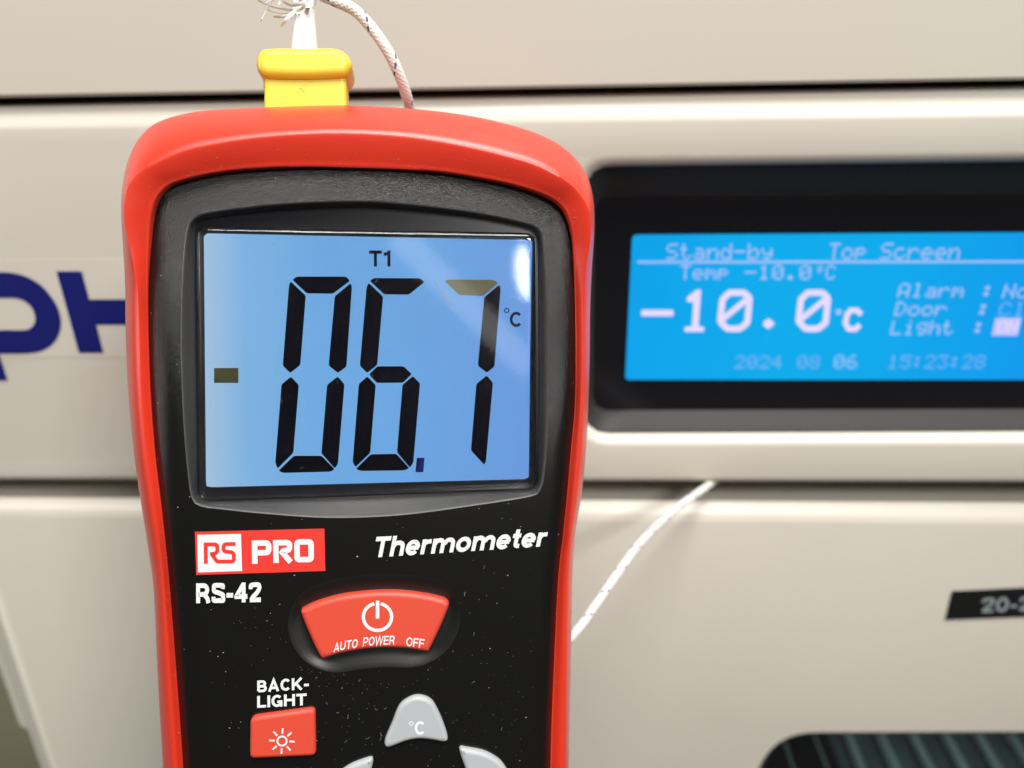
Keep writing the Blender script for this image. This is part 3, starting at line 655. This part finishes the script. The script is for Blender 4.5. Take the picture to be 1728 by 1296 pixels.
Mesh().poly([(x, y, -8.9) for x, y in offset(h2_, .3)]).obj('display_window', m_glassblk, cb, 0)
zl = -8.6
sl = Mesh().poly(CB.loop(roundpoly([(1067, 396), (2075, 390), (2062, 641), (1055, 641)], [9, 3, 3, 7], 5), zl)).obj('lcd_panel', m_lcd2, cb, 0)
# dot-matrix lettering
G = {'-': '0808080808', '.': '0060600000', '0': '3E5149453E', '1': '00427F4000', '2': '4261514946', '3': '2141454B31', '4': '1814127F10', '5': '2745454539', '6': '3C4A494930', '8': '3649494936', ':': '0036360000',
     'A': '7E1111117E', 'C': '3E41414122', 'D': '7F4141221C', 'L': '7F40404040', 'N': '7F0408107F', 'S': '4649494931', 'T': '01017F0101', 'O': '3E4141413E', 'a': '2054545478', 'b': '7F48444438', 'c': '3844444420',
     'd': '384444487F', 'e': '3854545418', 'g': '0C5252523E', 'h': '7F08040478', 'i': '00447D4000', 'l': '00417F4000', 'm': '7C04180478', 'n': '7C08040478', 'o': '3844444438', 'p': '7C14141408', 'r': '7C08040408',
     's': '4854545420', 't': '043F444020', 'y': '0C5050503C', '°': '0006090600', ' ': '0000000000'}
def dots(s, x0, x1, yt, yb, lean, m, name='lcd_text', z=zl + .12, fat=.04):
    n = len(s) * 6 - 1; sx_ = (x1 - x0) / n; sy_ = (yb - yt) / 7; M = Mesh()
    for k, ch in enumerate(s):
        g_ = bytes.fromhex(G[ch])
        for c in range(5):
            r = 0
            while r < 7:
                if g_[c] >> r & 1:
                    e_ = r
                    while e_ < 6 and g_[c] >> (e_ + 1) & 1: e_ += 1
                    X = x0 + (k * 6 + c) * sx_; Y0 = yt + r * sy_; Y1 = yt + (e_ + 1) * sy_
                    q = [(X, Y0), (X + sx_, Y0), (X + sx_, Y1), (X, Y1)]
                    M.poly(CB.loop([(x + lean * (yb - y), y) for x, y in q], z)); r = e_
                r += 1
    return M.obj(name, m, sl, 0, fix=False)
dots('Stand-by', 1124, 1303, 411, 438, .05, m_txt2); dots('Top', 1397, 1460, 410, 438, .14, m_txt2); dots('Screen', 1484, 1618, 410, 438, .18, m_txt2)
Mesh().poly(CB.loop([(1076, 440), (2060, 439), (2059, 443.5), (1076, 444.6)], zl + .2)).obj('lcd_rule', m_txt2, sl, 0)
dots('Temp', 1147, 1229, 447, 472, .05, m_txt2); dots('-10.0', 1256, 1368, 447, 472, .06, m_txt2); dots('°C', 1374, 1408, 447, 472, .1, m_txt2)
q5 = lambda l: [(1060 + x / 4.32, 380 + y / 4.32) for x, y in l]
Mesh().poly(CB.loop(roundpoly(q5([(95, 617), (330, 617), (330, 663), (95, 663)]), 3, 3), zl + .12)).obj('lcd_digit', m_txt, sl, 0)
Mesh().fill([CB.loop(roundpoly(q5([(428, 560), (428, 525), (500, 470), (532, 470), (512, 738), (553, 742), (551, 777), (411, 777), (412, 742), (464, 738), (476, 560)]), 2, 3), zl + .12)]).obj('lcd_digit', m_txt, sl, 0)
for dx in (0, 572):
    M = stroke(CB, roundpoly(q5([(738 + dx, 492), (845 + dx, 492), (885 + dx, 530), (868 + dx, 712), (812 + dx, 755), (722 + dx, 755), (670 + dx, 700), (688 + dx, 540)]), 3, 3), 10.6, zl + .12, closed=True)
    stroke(CB, q5([(688 + dx, 686), (866 + dx, 540)]), 9.5, zl + .16, M=M); M.obj('lcd_digit', m_txt, sl, 0)
Mesh().poly(CB.loop(roundpoly(q5([(975, 718), (1022, 675), (1072, 718), (1020, 762)]), 4, 3), zl + .12)).obj('lcd_digit', m_txt, sl, 0)
Mesh().poly(CB.loop(roundpoly(q5([(1502, 632), (1535, 602), (1568, 632), (1535, 665)]), 5, 3), zl + .12)).obj('lcd_digit', m_txt2, sl, 0)
stroke(CB, q5([(1700, 652), (1668, 620), (1625, 620), (1597, 650), (1583, 715), (1608, 757), (1655, 757), (1690, 726)]), 9, zl + .12).obj('lcd_digit', m_txt, sl, 0)
for s, a, b, y0, y1 in (('Alarm', 1513, 1624, 478, 502), ('Door', 1508, 1595, 509, 533), ('Light', 1501, 1606, 541, 565)): dots(s, a, b, y0, y1, .24, m_txt2)
for x, y in ((1654, 479), (1647, 510), (1639, 541)): dots(':', x, x + 20, y, y + 24, .26, m_txt2)
dots('Normal', 1690, 1826, 479, 503, .28, m_txt2); dots('Closed', 1683, 1822, 510, 534, .28, m_txt3)
Mesh().poly(CB.loop([(1680, 536.5), (1724, 536.5), (1717, 566.5), (1673, 566.5)], zl + .12)).obj('lcd_block', m_hot, sl, 0)
dots('ON', 1681, 1714, 541, 562, .28, m_txt, z=zl + .2)
dots('2024', 1239, 1318, 600, 622, .1, m_txt3); dots('08', 1344, 1382, 600, 622, .12, m_txt3); dots('06', 1406, 1445, 599, 622, .13, m_txt4); dots('15:23:28', 1496, 1660, 599, 622, .2, m_txt3)
# logo on its clear sticker
Mesh().loft([CB.loop([(-90, 440), (330, 436), (330, 603), (-90, 603)], .0), CB.loop([(-90, 440), (330, 436), (330, 603), (-90, 603)], .08)], cap1=True).obj('logo_film', m_film, cb, 0)
bo = cr([(-50, 459.5), (-10, 459.5), (15, 459.8), (42, 466), (68, 480.7), (85, 499.4), (97.6, 519.8), (102.7, 541.9), (100, 562), (90, 579), (73, 591), (51, 596), (20, 597), (-50, 597)], 5, closed=False)
bi = cr([(-50, 557), (10, 557), (41, 556.8), (52.6, 552.5), (58.6, 543), (58.6, 531.7), (52.6, 518), (41, 508), (25.5, 503), (0, 502.8), (-50, 502.8)], 5, closed=False)
Mesh().fill([CB.loop(bo + bi, .2)]).obj('logo_letter', m_logo, cb, 0)
Mesh().poly(CB.loop([(-42, 597.3), (-2, 597.3), (12.7, 642), (-28, 642)], .2)).obj('logo_letter_tail', m_logo, cb, 0)
Mesh().fill([CB.loop([(95, 457.8), (137.8, 457.8), (150.5, 505.4), (262, 505), (249, 457), (291, 457), (330, 595), (288, 595), (274, 547.5), (162.5, 548), (174.5, 595.4), (133, 595.4)], .2)]).obj('logo_letter', m_logo, cb, 0)
# dark sheet painted as the shade in the gap between panel and door
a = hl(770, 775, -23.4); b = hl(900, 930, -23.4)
Mesh().loft([a, b], closed=False).obj('gap_shade_sheet', m_gap_shade, cb, 0)
# lower door
do = [(-92, 838), (2450, 852), (2450, 1900), (268, 1900)]; di = [(-37, 873), (2420, 893), (2420, 1880), (282, 1880)]
do = [(-90, 838), (2450, 852), (2450, 1760), (232, 1760)]; di = [(-37, 873), (2420, 893), (2420, 1740), (246, 1740)]
A = CB.loop(do, -3.8); B = CB.loop(di, 0)
Md = Mesh(); rows = [[(x, y, -20) for x, y in offset([p[:2] for p in A], -4)], [(x, y, -4.6) for x, y in offset([p[:2] for p in A], -1.5)]]
for j in range(9):
    t = j / 8; zz = -3.8 * (1 - t) ** 1.4; rows.append([tuple(CB.at(lerp(p[0], q[0], t), lerp(p[1], q[1], t), zz)) for p, q in zip(do, di)])
Md.loft(rows)
w0 = rr([(1300, 1236), (2150, 1233), (2120, 1700), (1140, 1700)], [75, 50, 50, 50], 0)
w1_ = rr([(1305, 1240), (2145, 1237), (2115, 1695), (1146, 1695)], [70, 50, 50, 50], -1)
Md.fill([[tuple(p) for p in B], [(x, y, 0) for x, y in w0]])
Md.loft([[(x, y, 0) for x, y in w0], [(x, y, -.3) for x, y in offset(w0, -.35)], [(x, y, -1.2) for x, y in offset(w0, -.6)]])
dr = Md.obj('door', m_beige, cb, 40)
Mesh().loft([[(x, y, -1.1) for x, y in offset(w0, -.5)], [(x, y, -1.1) for x, y in offset(w0, -2.2)], [(x, y, -9) for x, y in offset(w0, -2.4)]]).obj('window_frame', m_bez, dr, 30)
Mesh().loft([[(x, y, -1.6) for x, y in offset(w0, -2.1)], [(x, y, -5) for x, y in offset(w0, -2.1)]], cap0=True, cap1=True).obj('window_pane', m_pane, dr, 0)
# interior seen through the window: back liner, dark side and shelf wires running inward
il = bpy.data.lights.new('interior_light', 'AREA'); il.shape = 'RECTANGLE'; il.size = .20; il.size_y = .03; il.energy = .014; il.color = (.93, 1, .96)
io = bpy.data.objects.new('interior_light', il); C.objects.link(io); q0 = CB.at(1700, 1236, 0)
io.location = CAB_W @ Vector((q0.x * .001, q0.y * .001 - .006, -.05)); io.rotation_euler = (math.radians(-35), 0, 0)
ins = offset(w0, 3)
Mesh().loft([[(x, y, -8.5) for x, y in ins], [(x, y, -220) for x, y in ins]], cap1=True).obj('door_liner', m_blk, cb, 0)
ysh = CB.at(1500, 1300, -30).y
sh = Mesh(); xa = CB.at(1425, 1296, -30).x
sh.add([(xa, ysh - 2, -20), (xa + 190, ysh - 2, -20), (xa + 190, ysh - 2, -210), (xa, ysh - 2, -210)], [(0, 1, 2, 3)])
sh.obj('shelf_tray', m_in, cb, 0)
for k in range(-3, 13):
    x = xa + 7 + k * 13.4
    v, f, _ = tube([(x, ysh, -16), (x, ysh, -110), (x, ysh, -205)], 2.1 if k >= 0 else .55, 10); obj('shelf_wire', v, f, m_rod, cb, 60)
# tape label
lb = Mesh().loft([CB.loop([(1607, 997.5), (1835, 986), (1815, 1038), (1595, 1046.5)], z) for z in (0, .25)], cap1=True).obj('label_tape', m_lab, dr, 0)
text(CB, '20-2', [(1655, 1034), (1740, 1031)], 25, .3, 'label_lettering', m_labt, dr, w=.2, lean=.12)
# cabinet body behind the door, left edge
bd = [(-140, 700), (2450, 690), (2450, 1760), (190, 1760), (95, 1330), (62, 1246), (50, 1232), (34, 1224), (0, 1128), (-60, 985)]
A = CB.loop(bd, -24); Mesh().loft([[(p[0], p[1], -24) for p in A], [(p[0], p[1], -26) for p in A]] + [[(p[0], p[1], -450) for p in A]]).fill([[(p[0], p[1], -24) for p in A], [(x, y, -24) for x, y in ins]]).obj('cabinet_body', m_beige, cb, 40)
# room wall far behind
wl_ = obj('wall', [(-2500, -1500, -700), (2500, -1500, -700), (2500, 1500, -700), (-2500, 1500, -700)], [(0, 1, 2, 3)], m_wall, None, 0)
wl_.matrix_world = CAB_W; wl_['kind'] = 'structure'; wl_['label'] = 'dim olive wall behind the cabinet'
